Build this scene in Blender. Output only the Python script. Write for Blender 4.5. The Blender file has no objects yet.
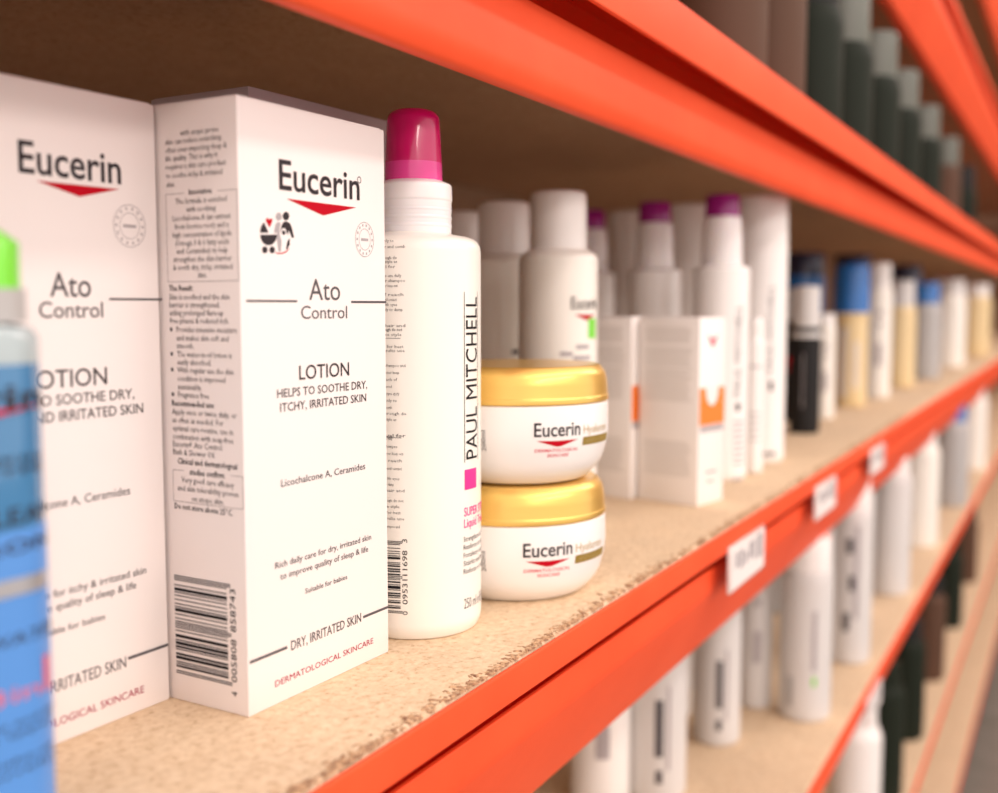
import bpy, bmesh, math, random
from mathutils import Vector, Matrix

random.seed(7)
scene = bpy.context.scene
COL = scene.collection

# ------------------------------------------------------------------ camera
# units: metres. X runs along the rack (away from the viewer), +Y into the rack,
# Z = 0 is the top of the shelf board the products stand on.
F_PX, CX, CY = 1067.0, 499.0, 396.5
PITCH = math.atan((CY - 306.0) / F_PX)
YAW = math.atan((1083.0 - CX) / (F_PX / math.cos(PITCH)))
CAM = Vector((0.0, 0.0, 0.126))
FW0 = Vector((math.cos(YAW), math.sin(YAW), 0))
RT = Vector((math.sin(YAW), -math.cos(YAW), 0))
FW = FW0 * math.cos(PITCH) - Vector((0, 0, 1)) * math.sin(PITCH)
UP = RT.cross(FW)

cam_data = bpy.data.cameras.new('camera')
cam = bpy.data.objects.new('camera', cam_data)
COL.objects.link(cam)
cam_data.sensor_width = 36.0
cam_data.sensor_fit = 'HORIZONTAL'
cam_data.lens = 36.0 * F_PX / 998.0
cam_data.clip_start = 0.01
m3 = Matrix((RT, UP, -FW)).transposed()
cam.matrix_world = Matrix.Translation(CAM) @ m3.to_4x4()
cam_data.dof.use_dof = True
cam_data.dof.focus_distance = 0.382
cam_data.dof.aperture_fstop = 6.2
scene.camera = cam

# ------------------------------------------------------------------ light
world = bpy.data.worlds.new('world')
scene.world = world
world.use_nodes = True
bg = world.node_tree.nodes['Background']
bg.inputs['Color'].default_value = (1.0, 0.89, 0.84, 1)
bg.inputs['Strength'].default_value = 0.86


def strip_lamp(name, loc, length, width, power, target):
    d = bpy.data.lights.new(name, 'AREA')
    d.shape = 'RECTANGLE'
    d.size = length
    d.size_y = width
    d.energy = power
    d.color = (1.0, 0.86, 0.80)
    o = bpy.data.objects.new(name, d)
    COL.objects.link(o)
    o.location = loc
    z = (Vector(loc) - Vector(target)).normalized()
    x = Vector((1, 0, 0))
    y = z.cross(x).normalized()
    o.matrix_world = Matrix.Translation(loc) @ Matrix((x, y, z)).transposed().to_4x4()
    return o


# fluorescent rows over the aisle in front of the rack
strip_lamp('ceiling_strip_light', (0.3, -1.25, 1.72), 3.2, 0.14, 10, (0.3, -0.2, 0.0))
strip_lamp('ceiling_strip_light', (3.6, -1.25, 1.72), 2.6, 0.14, 13, (3.4, -0.2, 0.0))

strip_lamp('ceiling_strip_light', (-0.6, -3.3, 1.72), 4.5, 0.14, 28, (0.3, 0.0, 0.1))

vs = scene.view_settings
vs.view_transform = 'Standard'
vs.look = 'None'
vs.gamma = 1.0
vs.exposure = 0.76
vs.use_curve_mapping = False
scene.cycles.use_denoising = True


# ------------------------------------------------------------------ materials
def mat(name, col, rough=0.5, metal=0.0, coat=0.0, trans=0.0, sss=0.0, spec=0.5):
    m = bpy.data.materials.new(name)
    m.use_nodes = True
    b = m.node_tree.nodes['Principled BSDF']
    b.inputs['Base Color'].default_value = (*col, 1)
    b.inputs['Roughness'].default_value = rough
    b.inputs['Metallic'].default_value = metal
    b.inputs['Coat Weight'].default_value = coat
    b.inputs['Transmission Weight'].default_value = trans
    b.inputs['Specular IOR Level'].default_value = spec
    if sss:
        b.inputs['Subsurface Weight'].default_value = sss
        b.inputs['Subsurface Radius'].default_value = (0.004, 0.003, 0.002)
        b.inputs['Subsurface Scale'].default_value = 1.0
    return m


def nodes(m):
    return m.node_tree.nodes, m.node_tree.links, m.node_tree.nodes['Principled BSDF']


def add_noise_bump(m, scale, strength, dist=0.0005, detail=4):
    n, l, b = nodes(m)
    tc = n.new('ShaderNodeTexCoord')
    nz = n.new('ShaderNodeTexNoise')
    nz.inputs['Scale'].default_value = scale
    nz.inputs['Detail'].default_value = detail
    bp = n.new('ShaderNodeBump')
    bp.inputs['Strength'].default_value = strength
    bp.inputs['Distance'].default_value = dist
    l.new(tc.outputs['Object'], nz.inputs['Vector'])
    l.new(nz.outputs['Fac'], bp.inputs['Height'])
    l.new(bp.outputs['Normal'], b.inputs['Normal'])
    return nz


def noise_colour(m, scale, stops, detail=5, rough=0.6, stretch=None):
    n, l, b = nodes(m)
    tc = n.new('ShaderNodeTexCoord')
    mp = n.new('ShaderNodeMapping')
    if stretch:
        mp.inputs['Scale'].default_value = stretch
    nz = n.new('ShaderNodeTexNoise')
    nz.inputs['Scale'].default_value = scale
    nz.inputs['Detail'].default_value = detail
    nz.inputs['Roughness'].default_value = rough
    cr = n.new('ShaderNodeValToRGB')
    e = cr.color_ramp.elements
    while len(e) < len(stops):
        e.new(0.5)
    for i, (p, c) in enumerate(stops):
        e[i].position = p
        e[i].color = (*c, 1)
    l.new(tc.outputs['Object'], mp.inputs['Vector'])
    l.new(mp.outputs['Vector'], nz.inputs['Vector'])
    l.new(nz.outputs['Fac'], cr.inputs['Fac'])
    l.new(cr.outputs['Color'], b.inputs['Base Color'])
    return cr


def chipboard(name, dark=1.0, tint=(1, 1, 1)):
    m = mat(name, (0.7, 0.5, 0.3), 0.75)
    n, l, b = nodes(m)
    tc = n.new('ShaderNodeTexCoord')
    vo = n.new('ShaderNodeTexVoronoi')
    vo.inputs['Scale'].default_value = 420
    nz = n.new('ShaderNodeTexNoise')
    nz.inputs['Scale'].default_value = 330
    nz.inputs['Detail'].default_value = 6
    nz.inputs['Roughness'].default_value = 0.7
    big = n.new('ShaderNodeTexNoise')
    big.inputs['Scale'].default_value = 38
    big.inputs['Detail'].default_value = 3
    cr = n.new('ShaderNodeValToRGB')
    e = cr.color_ramp.elements
    e[0].position = 0.30
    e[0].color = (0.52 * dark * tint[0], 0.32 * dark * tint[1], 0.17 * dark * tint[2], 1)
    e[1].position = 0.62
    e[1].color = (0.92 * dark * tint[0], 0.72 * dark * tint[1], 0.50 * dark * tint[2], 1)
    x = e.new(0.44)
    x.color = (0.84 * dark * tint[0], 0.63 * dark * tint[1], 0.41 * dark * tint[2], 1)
    mx = n.new('ShaderNodeMix')
    mx.data_type = 'RGBA'
    mx.blend_type = 'MULTIPLY'
    mx.inputs['Factor'].default_value = 0.35
    sep = n.new('ShaderNodeSeparateColor')
    cr2 = n.new('ShaderNodeValToRGB')
    cr2.color_ramp.elements[0].color = (0.72, 0.62, 0.5, 1)
    cr2.color_ramp.elements[1].color = (1, 1, 1, 1)
    mx2 = n.new('ShaderNodeMix')
    mx2.data_type = 'RGBA'
    mx2.blend_type = 'MULTIPLY'
    mx2.inputs['Factor'].default_value = 0.22
    for t in (vo, nz, big):
        l.new(tc.outputs['Object'], t.inputs['Vector'])
    l.new(nz.outputs['Fac'], cr.inputs['Fac'])
    l.new(vo.outputs['Color'], sep.inputs['Color'])
    l.new(sep.outputs['Red'], cr2.inputs['Fac'])
    l.new(cr.outputs['Color'], mx.inputs['A'])
    l.new(cr2.outputs['Color'], mx.inputs['B'])
    l.new(mx.outputs['Result'], mx2.inputs['A'])
    l.new(big.outputs['Fac'], mx2.inputs['B'])
    l.new(mx2.outputs['Result'], b.inputs['Base Color'])
    bp = n.new('ShaderNodeBump')
    bp.inputs['Strength'].default_value = 0.25
    bp.inputs['Distance'].default_value = 0.0006
    l.new(nz.outputs['Fac'], bp.inputs['Height'])
    l.new(bp.outputs['Normal'], b.inputs['Normal'])
    return m


M = {}
M['board'] = chipboard('chipboard')
M['board_dark'] = chipboard('dark_chipboard', 0.52, (1.12, 0.92, 0.85))  # darker, redder copy of the chipboard for the boards above the middle one
M['chip'] = mat('wood_chip', (0.55, 0.34, 0.18), 0.8)
noise_colour(M['chip'], 500, [(0.35, (0.22, 0.10, 0.05)), (0.65, (0.72, 0.47, 0.27))])
M['orange'] = mat('orange_powder_coat', (0.94, 0.10, 0.03), 0.5, spec=0.3)
noise_colour(M['orange'], 14, [(0.3, (0.90, 0.085, 0.022)), (0.7, (0.98, 0.105, 0.03))])
add_noise_bump(M['orange'], 300, 0.05)
M['backpanel'] = mat('brown_hardboard', (0.34, 0.21, 0.13), 0.8)
noise_colour(M['backpanel'], 30, [(0.3, (0.29, 0.175, 0.11)), (0.7, (0.38, 0.24, 0.15))])
M['floor'] = mat('grey_concrete', (0.2, 0.18, 0.15), 0.8)
noise_colour(M['floor'], 6, [(0.3, (0.15, 0.14, 0.11)), (0.7, (0.24, 0.21, 0.18))])
M['card'] = mat('white_carton', (0.89, 0.825, 0.80), 0.45, spec=0.3)
add_noise_bump(M['card'], 900, 0.04, 0.0002)
M['card_grey'] = mat('grey_lilac_carton', (0.42, 0.36, 0.37), 0.6)
M['card_cream'] = mat('cream_carton', (0.92, 0.87, 0.83), 0.45)
M['ink'] = mat('dark_grey_ink', (0.045, 0.038, 0.042), 0.8, spec=0.1)
M['ink_mid'] = mat('mid_grey_ink', (0.11, 0.10, 0.105), 0.8, spec=0.1)
M['ink_light'] = mat('light_grey_ink', (0.42, 0.38, 0.39), 0.6)
M['ink_pale'] = mat('pale_text_ink', (0.70, 0.65, 0.61), 0.6)
M['black_ink'] = mat('black_ink', (0.02, 0.018, 0.02), 0.8, spec=0.1)
M['red'] = mat('red_print', (0.50, 0.003, 0.015), 0.7, spec=0.1)
M['crimson'] = mat('crimson_print', (0.36, 0.012, 0.06), 0.7, spec=0.1)
M['rose'] = mat('rose_print', (0.72, 0.14, 0.18), 0.5)
M['pink'] = mat('pink_print', (0.92, 0.03, 0.28), 0.5)
M['white'] = mat('white_plastic', (0.90, 0.87, 0.84), 0.32, coat=0.15, sss=0.0)
M['ivory'] = mat('ivory_plastic', (0.90, 0.865, 0.79), 0.32, coat=0.15)
M['milky'] = mat('milky_plastic', (0.88, 0.84, 0.83), 0.3, coat=0.2, sss=0.25)
M['magenta'] = mat('magenta_cap_plastic', (0.60, 0.004, 0.13), 0.22, coat=0.6)
M['magenta2'] = mat('pink_clear_plastic', (0.80, 0.05, 0.30), 0.22, coat=0.5)
M['purple'] = mat('purple_cap_plastic', (0.33, 0.008, 0.22), 0.25, coat=0.4)
M['gold'] = mat('gold_lid', (0.86, 0.55, 0.14), 0.33, metal=0.7, coat=0.2)
M['gold_ink'] = mat('gold_print', (0.50, 0.36, 0.14), 0.45)
M['olive_gold'] = mat('olive_gold_print', (0.30, 0.20, 0.03), 0.45)
M['blue'] = mat('blue_clear_plastic', (0.055, 0.21, 0.42), 0.12, coat=0.5)
M['blue_label'] = mat('blue_label', (0.09, 0.28, 0.68), 0.35)
M['clear'] = mat('frosted_clear_plastic', (0.50, 0.60, 0.62), 0.15, trans=0.2, coat=0.4)
M['green'] = mat('green_plastic', (0.20, 0.72, 0.05), 0.3, coat=0.3)
M['silver'] = mat('silver_strip', (0.50, 0.50, 0.52), 0.3, metal=0.6)
M['orange_print'] = mat('orange_print', (0.95, 0.22, 0.02), 0.5)
M['black'] = mat('black_plastic', (0.015, 0.014, 0.014), 0.5, spec=0.2)
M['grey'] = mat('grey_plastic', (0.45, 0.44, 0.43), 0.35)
M['cap_grey'] = mat('pale_grey_plastic', (0.68, 0.66, 0.64), 0.35)
M['sage'] = mat('sage_grey_plastic', (0.12, 0.13, 0.105), 0.45)
M['navy'] = mat('navy_plastic', (0.015, 0.018, 0.055), 0.3, coat=0.3)
M['cobalt'] = mat('cobalt_plastic', (0.02, 0.16, 0.50), 0.25, coat=0.4)
M['straw'] = mat('straw_liquid', (0.80, 0.62, 0.33), 0.3, coat=0.3)
M['darkgreen'] = mat('dark_green_plastic', (0.012, 0.017, 0.010), 0.6, spec=0.15)
M['brown'] = mat('brown_plastic', (0.10, 0.05, 0.03), 0.6, spec=0.2)
M['tag'] = mat('price_tag_paper', (0.86, 0.80, 0.77), 0.5)
M['tag_holder'] = mat('clear_tag_holder', (0.80, 0.70, 0.66), 0.25, coat=0.4)


# ------------------------------------------------------------------ mesh helpers
def thing(name, label, cat, loc=(0, 0, 0), rz=0.0, group=None):
    o = bpy.data.objects.new(name, None)
    COL.objects.link(o)
    o.empty_display_size = 0.02
    o.location = loc
    o.rotation_euler = (0, 0, rz)
    o['label'] = label
    o['category'] = cat
    if group:
        o['group'] = group
    return o


def obj(name, bm, material, parent=None, smooth=False, label=None):
    me = bpy.data.meshes.new(name)
    bmesh.ops.recalc_face_normals(bm, faces=bm.faces[:])
    bm.to_mesh(me)
    bm.free()
    me.materials.append(M[material])
    if smooth:
        me.shade_smooth() if hasattr(me, 'shade_smooth') else None
    o = bpy.data.objects.new(name, me)
    COL.objects.link(o)
    if parent:
        o.parent = parent
    if label:
        o['label'] = label
    return o


def raw(name, verts, faces, material, parent=None, label=None):
    me = bpy.data.meshes.new(name)
    me.from_pydata([tuple(v) for v in verts], [], faces)
    me.update()
    me.materials.append(M[material])
    o = bpy.data.objects.new(name, me)
    COL.objects.link(o)
    if parent:
        o.parent = parent
    if label:
        o['label'] = label
    return o


def structure(o, label, cat):
    o['kind'] = 'structure'
    o['label'] = label
    o['category'] = cat
    return o


def box_bm(x0, x1, y0, y1, z0, z1, bevel=0.0, seg=2):
    bm = bmesh.new()
    bmesh.ops.create_cube(bm, size=1.0)
    for v in bm.verts:
        v.co = Vector(((x0 + x1) / 2 + v.co.x * (x1 - x0),
                       (y0 + y1) / 2 + v.co.y * (y1 - y0),
                       (z0 + z1) / 2 + v.co.z * (z1 - z0)))
    if bevel:
        bmesh.ops.bevel(bm, geom=bm.edges[:], offset=bevel, segments=seg, affect='EDGES', profile=0.5)
    return bm


def round_profile(pts, fil):
    """pts: list of (r, z, fillet radius); returns a polyline with rounded corners."""
    out = []
    n = len(pts)
    for i, p in enumerate(pts):
        r = p[2] if len(p) > 2 else fil
        if i in (0, n - 1) or r <= 0:
            out.append(Vector(p[:2]))
            continue
        a, b, c = Vector(pts[i - 1][:2]), Vector(p[:2]), Vector(pts[i + 1][:2])
        d1, d2 = (a - b), (c - b)
        k = min(r, d1.length * 0.48, d2.length * 0.48)
        s, e = b + d1.normalized() * k, b + d2.normalized() * k
        for t in (0, 0.25, 0.5, 0.75, 1):
            out.append((1 - t) ** 2 * s + 2 * t * (1 - t) * b + t * t * e)
    return out


def lathe_bm(pts, fil=0.0, seg=48, sx=1.0, sy=1.0):
    prof = round_profile(pts, fil)
    bm = bmesh.new()
    rings = []
    for p in prof:
        if p.x < 1e-6:
            rings.append([bm.verts.new((0, 0, p.y))])
        else:
            rings.append([bm.verts.new((p.x * sx * math.cos(2 * math.pi * k / seg),
                                        p.x * sy * math.sin(2 * math.pi * k / seg), p.y)) for k in range(seg)])
    for a, b in zip(rings, rings[1:]):
        if len(a) == 1 and len(b) == 1:
            continue
        if len(a) == 1:
            for k in range(seg):
                bm.faces.new((a[0], b[k], b[(k + 1) % seg]))
        elif len(b) == 1:
            for k in range(seg):
                bm.faces.new((a[k], a[(k + 1) % seg], b[0]))
        else:
            for k in range(seg):
                bm.faces.new((a[k], a[(k + 1) % seg], b[(k + 1) % seg], b[k]))
    return bm


def set_smooth(o, angle=35):
    me = o.data
    for p in me.polygons:
        p.use_smooth = True
    if hasattr(me, 'set_sharp_from_angle'):
        me.set_sharp_from_angle(angle=math.radians(angle))
    return o


def lathe(name, pts, material, parent, fil=0.0, seg=48, sx=1.0, sy=1.0, label=None, angle=50):
    return set_smooth(obj(name, lathe_bm(pts, fil, seg, sx, sy), material, parent, label=label), angle)


def extrude_x(name, prof, x0, x1, material, parent=None, closed=True):
    n = len(prof)
    verts = [(x0, y, z) for y, z in prof] + [(x1, y, z) for y, z in prof]
    faces = [(i, (i + 1) % n, (i + 1) % n + n, i + n) for i in range(n if closed else n - 1)]
    if closed:
        faces += [tuple(range(n))[::-1], tuple(range(n, 2 * n))]
    bm = bmesh.new()
    vv = [bm.verts.new(v) for v in verts]
    for f in faces:
        bm.faces.new([vv[i] for i in f])
    return obj(name, bm, material, parent)


# ------------------------------------------------------------------ pixel -> surface
def ray(px, py):
    return FW + RT * ((px - CX) / F_PX) + UP * ((CY - py) / F_PX)


def on_z(px, py, z=0.0):
    d = ray(px, py)
    return CAM + d * ((z - CAM.z) / d.z)


def on_y(px, py, y):
    d = ray(px, py)
    return CAM + d * ((y - CAM.y) / d.y)


def at_depth(px, Z, py=306):
    p = CAM + ray(px, py) * Z
    return (p.x, p.y)


class Plane:
    """flat face of a thing: origin o and unit u in the thing's own frame, v = up."""
    def __init__(self, root_loc, rz, o, u, nrm):
        self.R = Matrix.Rotation(rz, 3, 'Z')
        self.L = Vector(root_loc)
        self.o, self.u, self.n = Vector(o), Vector(u), Vector(nrm)

    def px(self, x, y):
        wo = self.L + self.R @ self.o
        wn = self.R @ self.n
        d = ray(x, y)
        p = CAM + d * ((wo - CAM).dot(wn) / d.dot(wn))
        q = self.R.transposed() @ (p - self.L) - self.o
        return q.dot(self.u), q.z

    def xyz(self, u, v, off=0.00012):
        return self.o + self.u * u + Vector((0, 0, v)) + self.n * off


class RoundedBox:
    """front of a box with rounded upright corners: marks past the flat part bend round the corner."""
    def __init__(self, plane, hw, hd, r):
        self.p, self.hw, self.hd, self.r, self.r0 = plane, hw, hd, r, r

    def px(self, x, y):
        return self.p.px(x, y)

    def xyz(self, u, v, off=0.00012):
        f = self.hw - self.r
        if abs(u) <= f:
            return Vector((u, -self.hd - off, v))
        a = (abs(u) - f) / self.r
        r = self.r + off
        return Vector((math.copysign(f + r * math.sin(a), u), -self.hd + self.r - r * math.cos(a), v))


class Round:
    """side of a round thing, radius r(z); u is arc length at radius r0 measured from the side facing the viewer."""
    def __init__(self, loc, rfun, r0):
        self.L, self.rf, self.r0 = Vector(loc), rfun, r0
        d = CAM - self.L
        self.a0 = math.atan2(d.y, d.x)

    def px(self, x, y):
        d = ray(x, y)
        o = CAM - self.L
        r = self.r0
        p = o
        for _ in range(8):
            a = d.x ** 2 + d.y ** 2
            b = 2 * (o.x * d.x + o.y * d.y)
            c = o.x ** 2 + o.y ** 2 - r * r
            disc = max(b * b - 4 * a * c, 0)
            p = o + d * ((-b - math.sqrt(disc)) / (2 * a))
            r = self.rf(p.z)
        an = math.atan2(p.y, p.x) - self.a0
        an = (an + math.pi) % (2 * math.pi) - math.pi
        return an * self.r0, p.z

    def xyz(self, u, v, off=0.00015):
        an = self.a0 + u / self.r0
        r = self.rf(v) + off
        return Vector((r * math.cos(an), r * math.sin(an), v))


# ------------------------------------------------------------------ print (text and flat marks)
_cache = {}


def glyphs(txt, bold=0.0, res=2, align='LEFT'):
    key = (txt, bold, res)
    if key in _cache:
        return _cache[key]
    c = bpy.data.curves.new('t', 'FONT')
    c.body = txt
    c.size = 1.0
    c.offset = bold
    c.resolution_u = res
    c.fill_mode = 'FRONT'
    o = bpy.data.objects.new('t', c)
    COL.objects.link(o)
    bpy.context.view_layer.update()
    dg = bpy.context.evaluated_depsgraph_get()
    me = bpy.data.meshes.new_from_object(o.evaluated_get(dg))
    v = [(p.co.x, p.co.y) for p in me.vertices]
    f = [tuple(p.vertices) for p in me.polygons]
    bpy.data.objects.remove(o)
    bpy.data.curves.remove(c)
    bpy.data.meshes.remove(me)
    _cache[key] = (v, f)
    return v, f


CAPH = max(p[1] for p in glyphs('H')[0])


def sliced(uv, faces, step):
    """cut flat marks into narrow strips so that they can follow a round surface."""
    bm = bmesh.new()
    vs_ = [bm.verts.new((u, v, 0)) for u, v in uv]
    for f in faces:
        try:
            bm.faces.new([vs_[i] for i in f])
        except ValueError:
            pass
    a, b = min(p[0] for p in uv), max(p[0] for p in uv)
    k = math.ceil(a / step)
    while k * step < b:
        bmesh.ops.bisect_plane(bm, geom=bm.verts[:] + bm.edges[:] + bm.faces[:], plane_co=(k * step, 0, 0), plane_no=(1, 0, 0))
        k += 1
    bm.verts.index_update()
    out = [(v.co.x, v.co.y) for v in bm.verts], [tuple(v.index for v in f.verts) for f in bm.faces]
    bm.free()
    return out


class Print:
    """collects flat marks lying on one surface; build() links them as one printed part."""
    def __init__(self, surf, off=0.00012):
        self.s, self.off, self.v, self.f = surf, off, [], []
        self.kind, self.cuts = None, []

    def add(self, uv, faces):
        if isinstance(self.s, (Round, RoundedBox)):
            uv, faces = sliced(uv, faces, max(self.s.r0 * 0.05, 0.0007))
        n = len(self.v)
        self.v += [self.s.xyz(u, v, self.off) for u, v in uv]
        self.f += [tuple(i + n for i in f) for f in faces]
        self.cuts.append((self.kind, len(self.v), len(self.f)))

    def text(self, txt, u0, u1, v0, cap, bold=0.0, rot=False, res=2):
        """stretched to run from u0 to u1 on baseline v0 with capital height cap; rot: reads upwards from u0=v start."""
        v, f = glyphs(txt, bold, res)
        if not v:
            return
        xa, xb = min(p[0] for p in v), max(p[0] for p in v)
        sx, sy = (u1 - u0) / (xb - xa), cap / CAPH
        if rot:
            self.add([(v0 - p[1] * sy, u0 + (p[0] - xa) * sx) for p in v], f)
        else:
            self.add([(u0 + (p[0] - xa) * sx, v0 + p[1] * sy) for p in v], f)

    def ptext(self, txt, x0, y0, x1, y1, h, bold=0.0, res=2):
        """baseline from photo pixel (x0,y0) to (x1,y1), capital height h pixels at its left end."""
        ua, va = self.s.px(x0, y0)
        ub, vb = self.s.px(x1, y1)
        cap = self.s.px(x0, y0 - h)[1] - va
        self.text(txt, ua, ub, (va + vb) / 2, cap, bold, res=res)

    def poly(self, pts):
        uv = [self.s.px(*p) for p in pts]
        self.add(uv, [tuple(range(len(uv)))])

    def line(self, x0, y0, x1, y1, w):
        """ruled line of constant height; w = width in pixels at its first end."""
        ua, va = self.s.px(x0, y0)
        ub, vb = self.s.px(x1, y1)
        h = abs(self.s.px(x0, y0 - w)[1] - va) / 2
        v = (va + vb) / 2
        k = 6
        self.kind = 'ruled_line'
        uv, fs = [], []
        for i in range(k + 1):
            u = ua + (ub - ua) * i / k
            uv += [(u, v - h), (u, v + h)]
        for i in range(k):
            fs.append((2 * i, 2 * i + 2, 2 * i + 3, 2 * i + 1))
        self.add(uv, fs)
        self.kind = None

    def rect(self, u0, u1, v0, v1, k=1):
        uv, fs = [], []
        for i in range(k + 1):
            u = u0 + (u1 - u0) * i / k
            uv += [(u, v0), (u, v1)]
        for i in range(k):
            fs.append((2 * i, 2 * i + 2, 2 * i + 3, 2 * i + 1))
        self.add(uv, fs)

    def ring(self, cu, cv, ru, rv, w, a0=0, a1=360, n=40):
        uv, fs = [], []
        for i in range(n + 1):
            a = math.radians(a0 + (a1 - a0) * i / n)
            for k in (1 - w, 1):
                uv.append((cu + ru * k * math.cos(a), cv + rv * k * math.sin(a)))
        for i in range(n):
            fs.append((2 * i, 2 * i + 1, 2 * i + 3, 2 * i + 2))
        self.add(uv, fs)

    def disc(self, cu, cv, ru, rv, a0=0, a1=360, n=24):
        uv = [(cu + ru * math.cos(math.radians(a0 + (a1 - a0) * i / n)),
               cv + rv * math.sin(math.radians(a0 + (a1 - a0) * i / n))) for i in range(n)]
        if a1 - a0 < 360:
            uv.append((cu + ru * math.cos(math.radians(a1)), cv + rv * math.sin(math.radians(a1))))
        self.add(uv, [tuple(range(len(uv)))])

    def build(self, name, material, parent, label=None, joined=True):
        """joined=False: every line of lettering, rule or mark becomes a part of its own."""
        if not self.v:
            return None
        if joined:
            return raw(name, self.v, self.f, material, parent, label)
        a = b = 0
        for q, (kd, c, d_) in enumerate(self.cuts):
            if kd and kd != 'ruled_line' and q + 1 < len(self.cuts) and self.cuts[q + 1][0] == kd:
                continue
            raw(kd or name, self.v[a:c], [tuple(i - a for i in f) for f in self.f[b:d_]], material, parent, label)
            a, b = c, d_


L_ = ['0001101', '0011001', '0010011', '0111101', '0100011', '0110001', '0101111', '0111011', '0110111', '0001011']
G_ = ['0100111', '0110011', '0011011', '0100001', '0011101', '0111001', '0000101', '0010001', '0001001', '0010111']
PAR = ['LLLLLL', 'LLGLGG', 'LLGGLG', 'LLGGGL', 'LGLLGG', 'LGGLLG', 'LGGGLL', 'LGLGLG', 'LGLGGL', 'LGGLGL']


def ean13(code):
    d = [int(c) for c in code]
    s = '101'
    for c, p in zip(d[1:7], PAR[d[0]]):
        s += (L_ if p == 'L' else G_)[c]
    s += '01010'
    for c in d[7:]:
        s += ''.join('1' if q == '0' else '0' for q in L_[c])
    return s + '101'


def barcode(pr, code, u0, u1, v0, v1, guard):
    """bars lie level and are stacked from v0 (first digit) up to v1; guard = how far guard bars run past u1."""
    bits = ean13(code)
    dv = (v1 - v0) / len(bits)
    i = 0
    while i < len(bits):
        if bits[i] == '1':
            j = i
            while j < len(bits) and bits[j] == '1':
                j += 1
            g = guard if (i < 3 or 45 <= i < 50 or i >= 92) else 0
            pr.rect(u0, u1 + g, v0 + i * dv, v0 + j * dv, k=4)
            i = j
        else:
            i += 1


# ================================================================== the setting: the rack
X0, X1 = -0.55, 5.4
BACK = 0.60


def shelf_board(z_top, y_front, name='shelf_board', thick=0.012, m='board'):
    bm = box_bm(X0, X1, y_front, BACK - 0.004, z_top - thick, z_top, 0.0012, 1)
    return obj(name, bm, m)


def beam(name, prof):
    # softened corners along the profile
    pts = [(p[0], p[1], p[2] if len(p) > 2 else 0.0012) for p in prof]
    cl = [pts[-1]] + pts + [pts[0]]
    rp = round_profile(cl, 0.0012)[1:-1]
    o = extrude_x(name, [(p.x, p.y) for p in rp], X0, X1, 'orange')
    return set_smooth(o, 25)


def beam_low(zt):
    # lip, open slot into the hollow section, front plate, slanted lower band
    return [(0.1705, zt - 0.0005), (0.1705, zt - 0.0130, 0.0008), (0.1725, zt - 0.0130, 0.0006), (0.2000, zt - 0.0134, 0.0004), (0.2000, zt - 0.040, 0.0004),
            (0.1808, zt - 0.040, 0.0004), (0.1808, zt - 0.0222, 0.0008), (0.1785, zt - 0.0222, 0.0008), (0.1785, zt - 0.036, 0.004),
            (0.2000, zt - 0.084, 0.002), (0.212, zt - 0.084), (0.212, zt - 0.0125, 0.0004), (0.1727, zt - 0.0122, 0.0004), (0.1725, zt - 0.0005)]


LEVELS = [(-0.78, 'bottom'), (-0.515, 'second lowest'), (-0.25, 'lower'), (0.0, 'middle'), (0.268, 'upper'), (0.545, 'second highest'), (0.83, 'topmost')]
for z, nm in LEVELS:
    b = shelf_board(z, 0.2165 if z == 0.268 else 0.1732, m='board_dark' if z > 0.1 else 'board')
    structure(b, 'raw chipboard shelf board, the %s level of the orange rack' % nm, 'shelf')
    if z == 0.268:
        # this rail is seen from below: lip, deep shaded step, lower face
        prof = [(0.1705, 0.2675), (0.1705, 0.2435, 0.0008), (0.1730, 0.2435, 0.0008), (0.1730, 0.2655, 0.0004), (0.2130, 0.2655, 0.0004),
                (0.2130, 0.2400, 0.0004), (0.1860, 0.2400, 0.0010), (0.1855, 0.2125, 0.004), (0.1885, 0.2065, 0.002), (0.1925, 0.2062, 0.0006),
                (0.1935, 0.2370, 0.0006), (0.2160, 0.2370, 0.0006), (0.2160, 0.2675)]
    else:
        prof = beam_low(z)
    bo = beam('shelf_beam', prof)
    structure(bo, 'orange painted steel rail under the %s shelf board' % nm, 'shelf rail')

back = obj('wall_back', box_bm(X0, X1, BACK, BACK + 0.006, -1.0, 1.2), 'backpanel')
structure(back, 'brown hardboard panel closing the back of the rack', 'wall')
end = obj('wall_far', box_bm(X1 + 0.08, X1 + 0.1, -4, BACK + 0.006, -1.0, 2.4), 'backpanel')
structure(end, 'brown wall at the far end of the aisle', 'wall')
fl = obj('floor', box_bm(-3, 6, -4, 3, -1.02, -1.0), 'floor')
structure(fl, 'dark grey concrete aisle floor under the rack', 'floor')
for x in (X0 - 0.03, X1 + 0.03):
    for y in (0.19, 0.57):
        o = obj('trim_1' if y < 0.3 else 'trim_2', box_bm(x - 0.028, x + 0.028, y - 0.02, y + 0.02, -1.0, 1.2, 0.003), 'orange')
        structure(o, 'orange steel upright post at the %s end of the rack, %s one' % ('near' if x < 0 else 'far', 'front' if y < 0.3 else 'rear'), 'post')

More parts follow.
